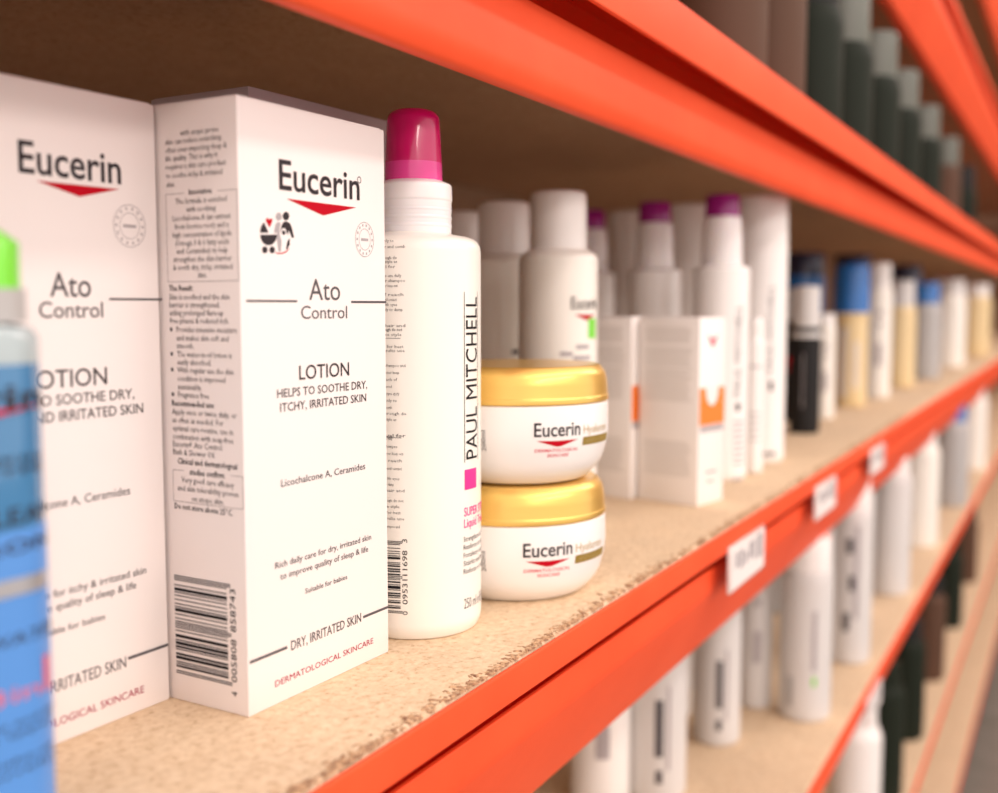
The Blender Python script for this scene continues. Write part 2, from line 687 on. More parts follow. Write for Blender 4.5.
# broken chips along the front edge of the middle board
vv, ff = [], []
for i in range(1500):
    x = 0.15 + 1.15 * random.random() ** 1.3
    yy = 0.1733 + abs(random.gauss(0, 0.0022))
    s = random.uniform(0.0004, 0.0013)
    a = random.uniform(0, math.pi)
    c, d = math.cos(a), math.sin(a)
    l, w, h = s * random.uniform(1, 2.2), s * 0.6, s * random.uniform(0.2, 0.55)
    n = len(vv)
    for (p, q, r) in ((-l, -w, 0), (l, -w, 0), (l, w, 0), (-l, w, 0), (-l * .7, -w * .6, h), (l * .7, -w * .6, h), (l * .7, w * .6, h), (-l * .7, w * .6, h)):
        vv.append((x + p * c - q * d, max(yy + p * d + q * c, 0.1727), r - 0.0001))
    ff += [tuple(n + k for k in f) for f in ((4, 5, 6, 7), (0, 1, 5, 4), (1, 2, 6, 5), (2, 3, 7, 6), (3, 0, 4, 7))]
chips = raw('wood_chips', vv, ff, 'chip')
chips['kind'] = 'stuff'
chips['label'] = 'loose wood chips along the broken front edge of the middle shelf board'
chips['category'] = 'wood chips'


# ================================================================== price tags on the rails
def price_tag(x, z, w, h, y, label, marks):
    t = thing('price_tag', label, 'price tag', (x, y, z), 0, 'price tags on the orange rails')
    set_smooth(obj('tag_holder', box_bm(-w / 2, w / 2, -0.0022, 0, 0, h, 0.0008), 'tag_holder', t))
    paper = obj('paper', box_bm(-w / 2 + 0.002, w / 2 - 0.002, -0.0026, -0.0021, 0.002, h - 0.002), 'tag', t)
    pl = Plane((x, y, z), 0, (0, -0.0026, 0), (1, 0, 0), (0, -1, 0))
    p = Print(pl)
    for (a, b, c, d) in marks:
        p.rect(-w / 2 + a * w, -w / 2 + b * w, c * h, d * h)
    p.build('printed_marks', 'ink_light', paper, joined=False)
    return t


mk = [(0.12, 0.2, 0.5, 0.82), (0.24, 0.34, 0.42, 0.82), (0.38, 0.46, 0.45, 0.7), (0.5, 0.58, 0.5, 0.85), (0.6, 0.68, 0.42, 0.85),
      (0.74, 0.9, 0.35, 0.9)]
price_tag(0.617, -0.0365, 0.074, 0.027, 0.1704, 'white price tag clipped to the middle orange rail, nearest one', mk)
price_tag(0.838, -0.0345, 0.072, 0.026, 0.1704, 'white price tag on the middle orange rail, second from the viewer', mk)
price_tag(1.075, -0.0345, 0.072, 0.026, 0.1704, 'white price tag on the middle orange rail, third from the viewer', mk)
price_tag(1.10, -0.2845, 0.08, 0.026, 0.1704, 'white price tag clipped to the lower orange rail', mk)


# ================================================================== foreground cartons
def carton_mesh(root, w, d, h, material='card', name='carton_body'):
    o = set_smooth(obj(name, box_bm(0, w, 0, d, 0, h, 0.0006, 2), material, root), 30)
    # tuck-in lid: a seam line left by the closing flap on top
    obj('lid_flap', box_bm(0.001, w - 0.001, 0.0012, d - 0.001, h, h + 0.0004), material, root)
    return o


# ---- the tall white lotion carton in focus
A = Vector((0.2424, 0.2196, 0))
Bp = Vector((0.3150, 0.2176, 0))
rzA = math.atan2(Bp.y - A.y, Bp.x - A.x)
WA, DA, HA = (Bp - A).length, 0.046, 0.1875
boxA = thing('lotion_carton', 'tall white lotion carton with barcode side, in focus beside the pink capped bottle', 'carton', A, rzA, 'white lotion cartons')
carton_mesh(boxA, WA, DA, HA)
pf = Plane(A, rzA, (0, 0, 0), (1, 0, 0), (0, -1, 0))      # front
ps = Plane(A, rzA, (0, 0, 0), (0, 1, 0), (-1, 0, 0))      # side: u grows to the back (leftwards in view)


def mirrored(pl):
    # same face with u running towards the front edge so text reads left to right
    q = Plane(pl.L, 0, (0, 0, 0), (0, -1, 0), (-1, 0, 0))
    q.R = pl.R
    return q


ps = mirrored(ps)


def family_emblem(pr_dark, pr_light, pr_red):
    def c(x, y):      # crop coordinates to photo pixels
        return (160 + x * 0.2521, 90 + y * 0.2521)

    def dsc(p, x, y, rx, ry, a0=0, a1=360, n=20):
        pts = [c(x + rx * math.cos(math.radians(a0 + (a1 - a0) * i / n)), y - ry * math.sin(math.radians(a0 + (a1 - a0) * i / n))) for i in range(n + (0 if a1 - a0 >= 360 else 1))]
        p.poly(pts)
    dsc(pr_dark, 499, 500, 13, 17)
    dsc(pr_light, 470, 502, 12, 16)
    pr_dark.poly([c(*q) for q in ((480, 540), (488, 524), (500, 521), (514, 528), (522, 545), (531, 586), (522, 586), (513, 562), (510, 556), (506, 575), (496, 548), (484, 548), (478, 566))])
    pr_dark.poly([c(*q) for q in ((514, 588), (514, 612), (506, 628), (498, 634), (502, 612), (506, 596))])
    pr_light.poly([c(*q) for q in ((458, 530), (468, 523), (478, 527), (474, 545), (474, 575), (482, 600), (479, 640), (470, 642), (464, 600), (462, 560), (455, 572), (452, 560))])
    dsc(pr_dark, 490, 566, 7, 9)
    pr_dark.poly([c(396, 566)] + [c(424 - 28 * math.cos(math.radians(a)), 566 - 46 * math.sin(math.radians(a))) for a in range(0, 70, 8)] + [c(430, 566)])
    dsc(pr_dark, 430, 574, 33, 42, 180, 360)
    dsc(pr_dark, 415, 634, 11, 14)
    dsc(pr_dark, 444, 634, 11, 14)
    pr_red.poly([c(*q) for q in ((434, 545), (424, 528), (418, 516), (423, 507), (430, 510), (433, 517), (437, 509), (443, 509), (446, 518), (441, 530))])
    pr_red.poly([c(*q) for q in ((452, 642), (466, 646), (484, 645), (500, 638), (512, 626), (511, 632), (500, 644), (484, 650), (466, 651))])


d = Print(pf)
g = Print(pf)
lt = Print(pf)
rd = Print(pf)
cr = Print(pf)
d.ptext('Eucerin', 279, 190, 359.5, 199, 29.5, bold=0.012, res=4)
u, v = pf.px(359, 180)
g.ring(u, v, 0.0011, 0.0012, 0.25, n=16)
rd.poly([(286, 198.5), (356, 207.5), (323, 215.5)])
em = Print(pf)
he = Print(pf)
family_emblem(em, lt, he)
emb = em.build('family_emblem', 'ink', boxA, 'dark figures and pram of the family emblem')
he.build('emblem_heart', 'red', emb, 'small red heart and arc of the emblem')
sl = Print(pf)
u, v = pf.px(364.5, 239.5)
for r, w in ((1.0, 0.035), (0.62, 0.05)):
    sl.ring(u, v, 0.0052 * r, 0.0060 * r, w)
for k in range(14):
    a = math.radians(k * 360 / 14)
    sl.rect(u + 0.0042 * math.cos(a) - 0.0003, u + 0.0042 * math.cos(a) + 0.0003, v + 0.0049 * math.sin(a) - 0.0004, v + 0.0049 * math.sin(a) + 0.0004)
sl.rect(u - 0.002, u + 0.002, v - 0.0005, v + 0.0004)
sl.build('seal_emblem', 'ink_light', boxA, 'pale grey round seal')
g.ptext('Ato', 309, 300, 340, 300, 21, res=4)
g.ptext('Control', 301, 318, 347, 319, 13, res=4)
g.line(246, 300.5, 297, 301.5, 2.2)
g.line(351, 301.5, 386, 302.5, 2.2)
d.ptext('LOTION', 299, 378, 349, 377, 14, bold=0.006, res=4)
d.ptext('HELPS TO SOOTHE DRY,', 277, 397, 367, 389, 8.5, bold=0.006)
d.ptext('ITCHY, IRRITATED SKIN', 280, 411, 366, 402, 8.5, bold=0.006)
g.ptext('Licochalcone A, Ceramides', 281, 488, 365, 468, 7, bold=0.006)
g.ptext('Rich daily care for dry, irritated skin', 275, 567, 371, 541, 6.2, bold=0.006)
g.ptext('to improve quality of sleep & life', 280, 578, 368, 553, 6.2, bold=0.006)
g.ptext('Suitable for babies', 305, 592.5, 347, 580, 5, bold=0.008)
g.line(249.5, 662.5, 287, 647.5, 3.0)
g.ptext('DRY, IRRITATED SKIN', 291, 650, 361, 622, 9.5, bold=0.008)
g.line(363, 618.5, 388, 605.5, 2.6)
cr.ptext('DERMATOLOGICAL SKINCARE', 275, 686, 373, 644, 6.2, bold=0.0)
d.build('lettering', 'ink', boxA, 'dark grey lettering', joined=False)
g.build('small_lettering', 'ink_mid', boxA, joined=False)
lt.build('emblem_figure', 'ink_light', emb, 'light grey figure in the emblem')
rd.build('chevron', 'red', boxA, 'red chevron under the logo')
cr.build('red_lettering', 'crimson', boxA, 'crimson line of capitals')

t = Print(ps)
tb = Print(ps)
LINES = [(130.5, 'with atopic prone', 'c', 0), (138.5, 'skin can reduce scratching,', 'l', 0), (147, 'often even impacting sleep &', 'l', 0),
         (155.5, 'life quality. This is why it', 'l', 0), (164, 'requires a skin care product', 'l', 0), (173, 'to soothe itchy & irritated', 'l', 0),
         (182, 'skin.', 'l', 0), (191, 'Innovation:', 'c', 1), (200, 'The formula is enriched', 'c', 0), (208.5, 'with soothing', 'c', 0),
         (217, 'Licochalcone A (an extract', 'c', 0), (225.5, 'from licorice root) and a', 'c', 0), (234, 'high concentration of lipids', 'c', 0),
         (242.3, '(Omega 3 & 6 fatty acids', 'c', 0), (250.5, 'and Ceramides) to help', 'c', 0), (258.8, 'strengthen the skin barrier', 'c', 0),
         (267, '& sooth dry, itchy, irritated', 'c', 0), (275, 'skin.', 'c', 0), (288, 'The Result:', 'l', 1),
         (297, 'Skin is soothed and the skin', 'l', 0), (305, 'barrier is strengthened,', 'l', 0), (313, 'aiding prolonged flare-up', 'l', 0),
         (321, 'free phases & reduced itch.', 'l', 0), (330, 'Provides intensive moisture', 'b', 0), (338.5, 'and makes skin soft and', 'i', 0),
         (346.5, 'smooth.', 'i', 0), (355, 'The water-in-oil lotion is', 'b', 0), (363, 'easily absorbed.', 'i', 0), (371, 'With regular use the skin', 'b', 0),
         (379.5, 'condition is improved', 'i', 0), (388, 'sustainably.', 'i', 0), (396, 'Fragrance free', 'b', 0), (405, 'Recommended use:', 'l', 1),
         (413.6, 'Apply once or twice daily, or', 'l', 0), (422, 'as often as needed. For', 'l', 0), (430.3, 'optimal care routine, use in', 'l', 0),
         (438.7, 'combination with soap-free', 'l', 0), (446.5, 'Eucerin\u00ae Ato Control', 'l', 0), (454.5, 'Bath & Shower Oil.', 'l', 0),
         (463.5, 'Clinical and dermatological', 'c', 1), (473.5, 'studies confirm:', 'c', 1), (482, 'Very good care efficacy', 'c', 0),
         (490.7, 'and skin tolerability proven', 'c', 0), (500, 'on atopic skin.', 'c', 0), (509.5, 'Do not store above 25\u00b0C.', 'l', 1)]
ul = ps.px(169.5, 300)[0]
ur = ps.px(238.5, 300)[0]
uc = (ul + ur) / 2
for row, s, al, bd in LINES:
    v0 = ps.px(204, row + 2.6)[1]
    cap = ps.px(204, row - 3.2)[1] - v0
    gl = glyphs(s, 0.014 if bd else 0.0, 1)[0]
    w = (max(p[0] for p in gl) - min(p[0] for p in gl)) * cap / CAPH * 0.88
    w = min(w, (ur - ul) * 0.97)
    if al == 'c':
        u0 = uc - w / 2
    elif al == 'l':
        u0 = ul
    else:
        u0 = ul + 0.0028
        w = min(w, (ur - ul) - 0.0028)
    (tb if bd else t).text(s, u0, u0 + w, v0, cap, 0.014 if bd else 0.0, res=1)
    if al == 'b':
        t.kind = 'bullet_mark'
        t.rect(ul, ul + cap * 0.55, v0 + cap * 0.15, v0 + cap * 0.8)
        t.kind = None


def frame(pr, y0, y1, gap=None):
    v0, v1 = ps.px(204, y1)[1], ps.px(204, y0)[1]
    a, b = ul - 0.0004, ur + 0.0004
    q = 0.00012
    pr.rect(a, a + q, v0, v1)
    pr.rect(b - q, b, v0, v1)
    pr.rect(a, b, v0, v0 + q)
    if gap:
        pr.rect(a, uc - gap, v1 - q, v1)
        pr.rect(uc + gap, b, v1 - q, v1)
    else:
        pr.rect(a, b, v1 - q, v1)


t.kind = 'text_frame'
frame(t, 191.5, 281.5, 0.007)
t.kind = 'text_border'
frame(t, 472.5, 504.5, 0.010)
t.kind = None
t.build('side_lettering', 'ink_mid', boxA, joined=False)
tb.build('side_heading', 'ink', boxA, joined=False)
bc = Print(ps)
ub0, ub1 = ps.px(176, 640)[0], ps.px(228, 640)[0]
vb0, vb1 = ps.px(200, 678)[1], ps.px(200, 579)[1]
barcode(bc, '4005808858743', ub0, ub1, vb0, vb1, 0.0016)
u_d = ps.px(236.5, 640)[0]
ch = u_d - ps.px(231, 640)[0]
dv = (vb1 - vb0) / 95
bco = bc.build('barcode', 'black_ink', boxA, 'black barcode running up the side')
bc = Print(ps)
bc.text('4', vb0 - 9.5 * dv, vb0 - 5 * dv, u_d, ch, rot=True)
bc.text('005808', vb0 + 4 * dv, vb0 + 44 * dv, u_d, ch, rot=True)
bc.text('858743', vb0 + 51 * dv, vb0 + 91 * dv, u_d, ch, rot=True)
bc.build('barcode_digits', 'black_ink', bco, joined=False)

# ---- white carton to its left, set further back
Rr = Vector((0.2424, 0.2527, 0))
rzB = math.atan2(-0.0017, 0.0427)
WB, DB, HB = 0.069, 0.044, 0.1875
Bo = Rr - Matrix.Rotation(rzB, 3, 'Z') @ Vector((WB, 0, 0))
boxB = thing('lotion_carton', 'white lotion carton partly hidden behind the blue bottle', 'carton', Bo, rzB, 'white lotion cartons')
carton_mesh(boxB, WB, DB, HB)
pb = Plane(Bo, rzB, (0, 0, 0), (1, 0, 0), (0, -1, 0))
d = Print(pb)
g = Print(pb)
rd = Print(pb)
cr = Print(pb)


def row_text(pr, plane, s, xr, yr, width, h, bold=0.0, res=3):
    """right end of the baseline at photo pixel (xr, yr), metric width, capital height h pixels."""
    u1, v0 = plane.px(xr, yr)
    cap = plane.px(xr, yr - h)[1] - v0
    pr.text(s, u1 - width, u1, v0, cap, bold, res=res)


row_text(d, pb, 'Eucerin', 121, 184, 0.034, 29, 0.012)
u1, v1 = pb.px(119, 190)
u0 = u1 - 0.028
rd.add([(u0, v1), (u1, v1 + 0.0002), ((u0 + u1) / 2, v1 - 0.0032)], [(0, 2, 1)])
u, v = pb.px(129.5, 226)
sl = Print(pb)
for r, w in ((1.0, 0.035), (0.62, 0.05)):
    sl.ring(u, v, 0.0060 * r, 0.0064 * r, w)
for k in range(14):
    a = math.radians(k * 360 / 14)
    sl.rect(u + 0.0049 * math.cos(a) - 0.0003, u + 0.0049 * math.cos(a) + 0.0003, v + 0.0052 * math.sin(a) - 0.0004, v + 0.0052 * math.sin(a) + 0.0004)
sl.rect(u - 0.0024, u + 0.0024, v - 0.0005, v + 0.0004)
sl.build('seal_emblem', 'ink_light', boxB, 'pale grey round seal')
g.ptext('Ato', 50, 297, 91, 296, 24, bold=0.006, res=4)
g.ptext('Control', 39, 318, 103, 317, 16, bold=0.006, res=4)
g.line(109, 299, 163, 299.5, 2.2)
u0 = 2 * pb.px(70, 380)[0] - pb.px(108, 380)[0]
row_text(d, pb, 'LOTION', 107, 384, pb.px(107, 384)[0] - pb.px(26, 384)[0], 17, 0.004)
row_text(d, pb, 'HELPS TO SOOTHE DRY,', 134, 398, 0.0475, 9.5, 0.004)
row_text(d, pb, 'ITCHY AND IRRITATED SKIN', 143, 412.5, 0.0535, 9.5, 0.004)
row_text(g, pb, 'Licochalcone A, Ceramides', 130, 494, 0.042, 8, 0.004)
row_text(g, pb, 'Intensive care for itchy & irritated skin', 146, 573, 0.053, 7, 0.004)
row_text(g, pb, 'to improve quality of sleep & life', 136, 588, 0.045, 7, 0.004)
row_text(g, pb, 'Suitable for babies', 105, 619, 0.024, 6, 0.004)
row_text(g, pb, 'DRY, IRRITATED SKIN', 126, 667, 0.0365, 11, 0.004)
g.line(128, 660, 168, 643, 3.0)
row_text(cr, pb, 'DERMATOLOGICAL SKINCARE', 144, 692, 0.049, 7, 0.0)
d.build('lettering', 'ink', boxB, joined=False)
g.build('small_lettering', 'ink_mid', boxB, joined=False)
rd.build('chevron', 'red', boxB)
cr.build('red_lettering', 'crimson', boxB)

# ---- grey-lilac carton standing behind the white ones
boxC = thing('plain_carton', 'grey lilac carton standing behind the tall white lotion carton', 'carton', (0.300, 0.266, 0), rzA)
set_smooth(obj('carton_body', box_bm(0, 0.085, 0, 0.05, 0, 0.2045, 0.0006), 'card_grey', boxC), 30)
obj('lid_flap', box_bm(0.001, 0.084, 0.001, 0.049, 0.2045, 0.2049), 'card_grey', boxC)

# ================================================================== blue bottle at the left edge
edge = CAM + ray(48, 560) * 0.25
BW, BD = 0.058, 0.036
bl_loc = Vector((edge.x - BW / 2 - 0.0078, edge.y + 0.001, 0))
blue = thing('cleanser_bottle', 'blue micellar cleanser bottle with green cap at the left edge', 'bottle', bl_loc, rzB)


def rrect_loft(sections, seg=10):
    """sections: (half width, half depth, corner radius, z)"""
    bm = bmesh.new()
    rings = []
    for hw, hd, r, z in sections:
        r = min(r, hw * 0.999, hd * 0.999)
        ring = []
        for cx, cy, a0 in ((hw - r, hd - r, 0), (-hw + r, hd - r, 90), (-hw + r, -hd + r, 180), (hw - r, -hd + r, 270)):
            for k in range(seg + 1):
                a = math.radians(a0 + 90 * k / seg)
                ring.append(bm.verts.new((cx + r * math.cos(a), cy + r * math.sin(a), z)))
        rings.append(ring)
    n = len(rings[0])
    for a, b in zip(rings, rings[1:]):
        for k in range(n):
            bm.faces.new((a[k], a[(k + 1) % n], b[(k + 1) % n], b[k]))
    bm.faces.new(rings[0][::-1])
    bm.faces.new(rings[-1])
    return bm


hw, hd = BW / 2, BD / 2
z_sh = 0.1225
set_smooth(obj('bottle_body', rrect_loft([(hw - .004, hd - .004, .010, 0), (hw - .001, hd - .001, .012, 0.001), (hw, hd, .012, .004), (hw, hd, .012, z_sh - .0085)]), 'blue', blue), 40)
set_smooth(obj('bottle_shoulder', rrect_loft([(hw, hd, .012, z_sh - .0085), (hw, hd, .012, z_sh - .003), (hw - .001, hd - .001, .012, z_sh - .001), (hw - .004, hd - .004, .012, z_sh), (.012, .010, .009, z_sh + .0015)]), 'clear', blue, label='frosted clear shoulder above the blue liquid'), 40)
set_smooth(obj('neck_collar', rrect_loft([(hw - .002, hd - .003, .009, z_sh), (hw - .002, hd - .003, .009, z_sh + .0072)]), 'grey', blue), 40)
capo = set_smooth(obj('cap', rrect_loft([(hw - .0025, hd - .004, .009, z_sh + .0072), (hw - .0025, hd - .004, .009, z_sh + .017), (hw - .0055, hd - .0055, .009, z_sh + .0195), (hw - .009, hd - .009, .009, z_sh + .020)]), 'green', blue, label='bright green cap'), 40)
lab = set_smooth(obj('label', rrect_loft([(hw + .00015, hd + .00015, .012, .008), (hw + .00015, hd + .00015, .012, 0.0795)]), 'blue_label', blue, label='lighter blue lower label'), 40)
pblue = Plane(bl_loc, rzB, (0, -hd - 0.0002, 0), (1, 0, 0), (0, -1, 0))


rblue = RoundedBox(pblue, hw + 0.00015, hd + 0.00015, 0.012)


def bz(py):
    return pblue.px(30, py)[1]


ue = hw - 0.0040
for (s, mtl, y0, y1, u0, u1, bold) in (
        ('Eucerin', 'ink', 409, 383, -0.023, ue + 0.0003, 0.015), ('SKIN', 'ink', 461, 454, 0.010, ue - 0.001, 0), ('TYPE', 'ink', 472, 465, 0.008, ue, 0),
        ('DermatoCLEAN', 'ink', 522, 505, -0.022, ue + 0.003, 0.0), ('HYALURON', 'ink', 550, 537, -0.019, ue + 0.001, 0.01),
        ('MICELLAR WATER', 'ink', 641, 629, -0.020, ue + 0.003, -0.004), ('3in', 'rose', 697, 681, 0.008, ue - 0.0045, 0.0), ('1', 'rose', 697, 663, ue - 0.003, ue - 0.0005, 0.02),
        ('cleanses face, eyes and lips', 'ink', 721, 715, -0.020, ue + 0.002, 0), ('for all skin types', 'ink', 731, 725, -0.016, ue, 0),
        ('removes make-up', 'ink', 758, 752, -0.012, ue, 0), ('gently', 'ink', 769, 763, 0.002, ue, 0)):
    p = Print(rblue, 0.0002)
    p.text(s, u0, u1, bz(y0), bz(y1) - bz(y0), bold)
    p.build('lettering', mtl, lab if y0 > 500 else blue)
p = Print(rblue, 0.0002)
p.add([(-0.023, bz(412)), (ue, bz(405)), (0.002, bz(421)), (-0.004, bz(424))], [(0, 3, 2, 1)])
p.build('chevron', 'red', blue)
p = Print(rblue, 0.0002)
p.rect(-hw + .008, hw - .004, bz(592), bz(575), 6)
p.build('silver_strip', 'silver', blue)

# ================================================================== white spray bottle with crimson cap
PMx, PMy = at_depth(414.5, 0.417)
PML = Vector((PMx, PMy, 0))
RB = 0.0259
pm = thing('spray_bottle', 'white spray bottle with crimson cap and vertical lettering, beside the lotion carton', 'bottle', PML, 0, 'crimson and purple capped bottles')
lathe('bottle_body', [(0, 0.0012), (RB * 0.7, 0.0008), (RB * 0.93, 0, 0.001), (RB, 0.004, 0.004), (RB, 0.1515, 0.0050), (0.0150, 0.1535, 0.001), (0.0140, 0.1545)], 'ivory', pm, 0.004, 72)
col_ = lathe('neck_collar', [(0.0136, 0.1528), (0.0145, 0.1528, .0004), (0.0146, 0.1660, .0005), (0.0149, 0.1666, .0003), (0.0147, 0.1725, 0.001), (0.0118, 0.1737, 0.0006), (0.0112, 0.1740)], 'milky', pm, 0, 64, label='milky translucent screw collar')
for k in range(3):
    lathe('collar_ridge', [(0.01452, 0.1560 + k * .0030), (0.01470, 0.1565 + k * .0030), (0.01470, 0.1570 + k * .0030), (0.01452, 0.1576 + k * .0030)], 'milky', col_, 0, 64)
cap_ = lathe('cap', [(0.0110, 0.1808), (0.0102, 0.1985, 0.004), (0.0080, 0.2008, 0.002), (0, 0.2012)], 'magenta', pm, 0.002, 64, label='glossy crimson cap')
lathe('cap_rim', [(0.0105, 0.1738), (0.0112, 0.1738, .0004), (0.0110, 0.1808)], 'magenta2', cap_, 0, 64, label='paler pink lower edge of the cap')
sm = Round(PML, lambda z: RB, RB)
bk = Print(sm)
pk = Print(sm)
gy = Print(sm)
za, zb = sm.px(470, 459)[1], sm.px(470, 297)[1]
uL, uR = sm.px(466.0, 380)[0], sm.px(476.5, 380)[0]
bk.text('PAUL MITCHELL', za, zb, uR, uR - uL, 0.0, rot=True, res=4)
bk.rect(uL - 0.0011, uL - 0.0008, za - 0.001, zb + 0.002)
bk.rect(uR + 0.0009, uR + 0.0012, za - 0.001, zb + 0.002)
u0, v1 = sm.px(464.5, 470)
u1, v0 = sm.px(476, 487)
pk.rect(u0, u1, v0, v1, 4)


def wrap_text(pr, surf, s, x0, y0, width, h, bold=0.0, res=2):
    u0, v0 = surf.px(x0, y0)
    cap = surf.px(x0, y0 - h)[1] - v0
    pr.text(s, u0, u0 + width, v0, cap, bold, res=res)


wrap_text(pk, sm, 'SUPER STRONG', 464, 516.5, 0.024, 8.5, 0.01, 3)
wrap_text(pk, sm, 'Liquid Treatment', 464, 528, 0.026, 8.5, 0.006, 3)
for i, s in enumerate(('Strengthens and rebuilds', 'Renforce et restructure', 'Fortalece y reconstruye', 'Stärkt und baut auf', 'Rinforza e ricostruisce')):
    wrap_text(gy, sm, s, 463.5, 542 + i * 8.1, 0.024, 5.0, 0.0)
wrap_text(gy, sm, '250 ml e 8.5 fl oz', 464, 609, 0.022, 10, -0.004, 3)
# back-panel small print at the left of the bottle
bt = Print(sm)
uleft = sm.px(401, 400)[0]
rows = [242, 248, 259, 263, 268, 277, 282, 287, 296, 301, 306, 311, 327, 331, 336, 348, 352, 367, 374, 381, 388, 395, 402, 409, 415, 421, 437, 440, 448, 455, 462, 470, 480, 486, 492, 502, 508, 514, 520, 528]
words = 'apply evenly to damp hair and comb through do not rinse style as usual for best results use daily after shampoo and conditioner keep out of reach of children avoid contact with eyes'.split()
for i, r in enumerate(rows):
    s = ' '.join(words[(i * 3 + k) % len(words)] for k in range(3 + i % 2))
    v0 = sm.px(395, r)[1]
    ln = random.uniform(0.0085, 0.014)
    bt.text(s, uleft - 0.012, uleft - 0.012 + ln, v0, 0.0011, 0.012 if i in (13, 26) else 0.0, res=1)
bt.rect(uleft - 0.012, uleft, sm.px(395, 338.5)[1], sm.px(395, 338)[1], 4)
bt.rect(uleft - 0.012, uleft, sm.px(395, 438)[1], sm.px(395, 437.4)[1], 4)
bt.build('back_lettering', 'ink_mid', pm, 'tiny grey print wrapping towards the back')['kind'] = 'stuff'
bcp = Print(sm)
ub1 = sm.px(400.5, 580)[0]
vb0, vb1 = sm.px(395, 613)[1], sm.px(395, 541)[1]
barcode(bcp, '0009531116983', ub1 - 0.012, ub1, vb0, vb1, 0.0008)
u_d = sm.px(407.5, 580)[0]
chh = 0.0019
dv = (vb1 - vb0) / 95
bco = bcp.build('barcode', 'black_ink', pm, 'black barcode running up the bottle')
bcp = Print(sm)
bcp.text('0', vb0 - 2 * dv, vb0 + 3 * dv, u_d, chh, rot=True)
bcp.text('09531', vb0 + 12 * dv, vb0 + 45 * dv, u_d, chh, rot=True)
bcp.text('11698', vb0 + 50 * dv, vb0 + 83 * dv, u_d, chh, rot=True)
bcp.text('3', vb0 + 93 * dv, vb0 + 98 * dv, u_d, chh, rot=True)
bcp.build('barcode_digits', 'black_ink', bco, joined=False)
bk.build('vertical_lettering', 'black_ink', pm, joined=False)
pk.build('pink_print', 'pink', pm, joined=False)
gy.build('small_lettering', 'ink_mid', pm, joined=False)

# ================================================================== two gold-lidded jars
JP = [(0, 0.001), (0.024, 0.0006), (0.0305, 0, 0.002), (0.0375, 0.0065, 0.007), (0.0412, 0.019, 0.01), (0.0408, 0.0340, 0.001), (0.0395, 0.0345)]


def jar_r(z):
    prof = round_profile(JP, 0.002)
    for a, b in zip(prof, prof[1:]):
        if a.y <= z <= b.y and b.y > a.y:
            return a.x + (b.x - a.x) * (z - a.y) / (b.y - a.y)
    return 0.0408


def jar(loc, label, logo):
    t = thing('cream_jar', label, 'jar', loc, 0, 'gold lidded cream jars')
    lathe('jar_body', JP, 'white', t, 0.002, 80)
    lathe('lid', [(0.0400, 0.0344), (0.0410, 0.0346, 0.0003), (0.0410, 0.0368, 0.0006), (0.0406, 0.0373, 0.0004), (0.0403, 0.0430, 0.001), (0.0394, 0.0472, 0.003), (0.0365, 0.0503, 0.0015), (0.0345, 0.0500, 0.0005), (0, 0.0500)], 'gold', t, 0.0005, 96, label='shiny gold screw lid')
    s = Round(loc, jar_r, 0.041)
    dk, rd, gd, ol, gy = (Print(s, 0.00018) for _ in range(5))
    x0, y0, x1, y1 = logo
    u0, v0 = s.px(x0, y0)
    cap = s.px(x0, y0 - 13.5)[1] - v0
    u1 = s.px(x1, y1)[0]
    dk.text('Eucerin', u0, u1, v0, cap, 0.012, res=4)
    w = u1 - u0
    rd.add([(u0 + w * .05, v0 - cap * .32), (u0 + w * .5, v0 - cap * .36), (u0 + w * .95, v0 - cap * .32), (u0 + w * .55, v0 - cap * .78), (u0 + w * .45, v0 - cap * .78)], [(0, 4, 3, 2, 1)])
    pr = Print(s, 0.00018)
    pr.text('DERMATOLOGICAL', u0 + w * .02, u0 + w * .98, v0 - cap * 1.18, cap * 0.24, 0.01)
    pr.text('SKINCARE', u0 + w * .28, u0 + w * .76, v0 - cap * 1.58, cap * 0.24, 0.01)
    pr.build('rose_lettering', 'rose', t, joined=False)
    gd.text('Hyaluron', u1 + w * .09, u1 + w * .95, v0 + cap * .05, cap * .62, -0.004, res=3)
    gd.build('gold_lettering', 'gold_ink', t, 'gold lettering')
    ol.rect(u1 + w * .09, u1 + w * 1.15, v0 - cap * .85, v0 - cap * .22, 8)
    gb = ol.build('gold_band', 'olive_gold', t, 'dark gold printed band')
    wh = Print(s, 0.00026)
    wh.text('ANTI-AGE', u1 + w * .16, u1 + w * .80, v0 - cap * .66, cap * .26, 0.0)
    wh.build('band_lettering', 'gold_ink', gb)
    ug = s.px(485.5, y0)[0]
    va = s.px(485.5, y0 + 14)[1]
    gy.text('200ml', va, va + cap * 1.55, ug, cap * .36, 0, rot=True)
    gy.build('volume_lettering', 'ink_mid', t)
    dk.build('logo_lettering', 'ink', t)
    rd.build('chevron', 'red', t)
    return t


jx, jy = at_depth(515, 0.476)
jar(Vector((jx, jy, 0)), 'white cream jar with gold lid standing on the shelf board, lower of two', (523, 557.5, 572, 554))
jx2, jy2 = at_depth(517, 0.476)
jar(Vector((jx2, jy2, 0.0504)), 'white cream jar with gold lid, stacked on top of another jar', (534, 437, 580, 434))


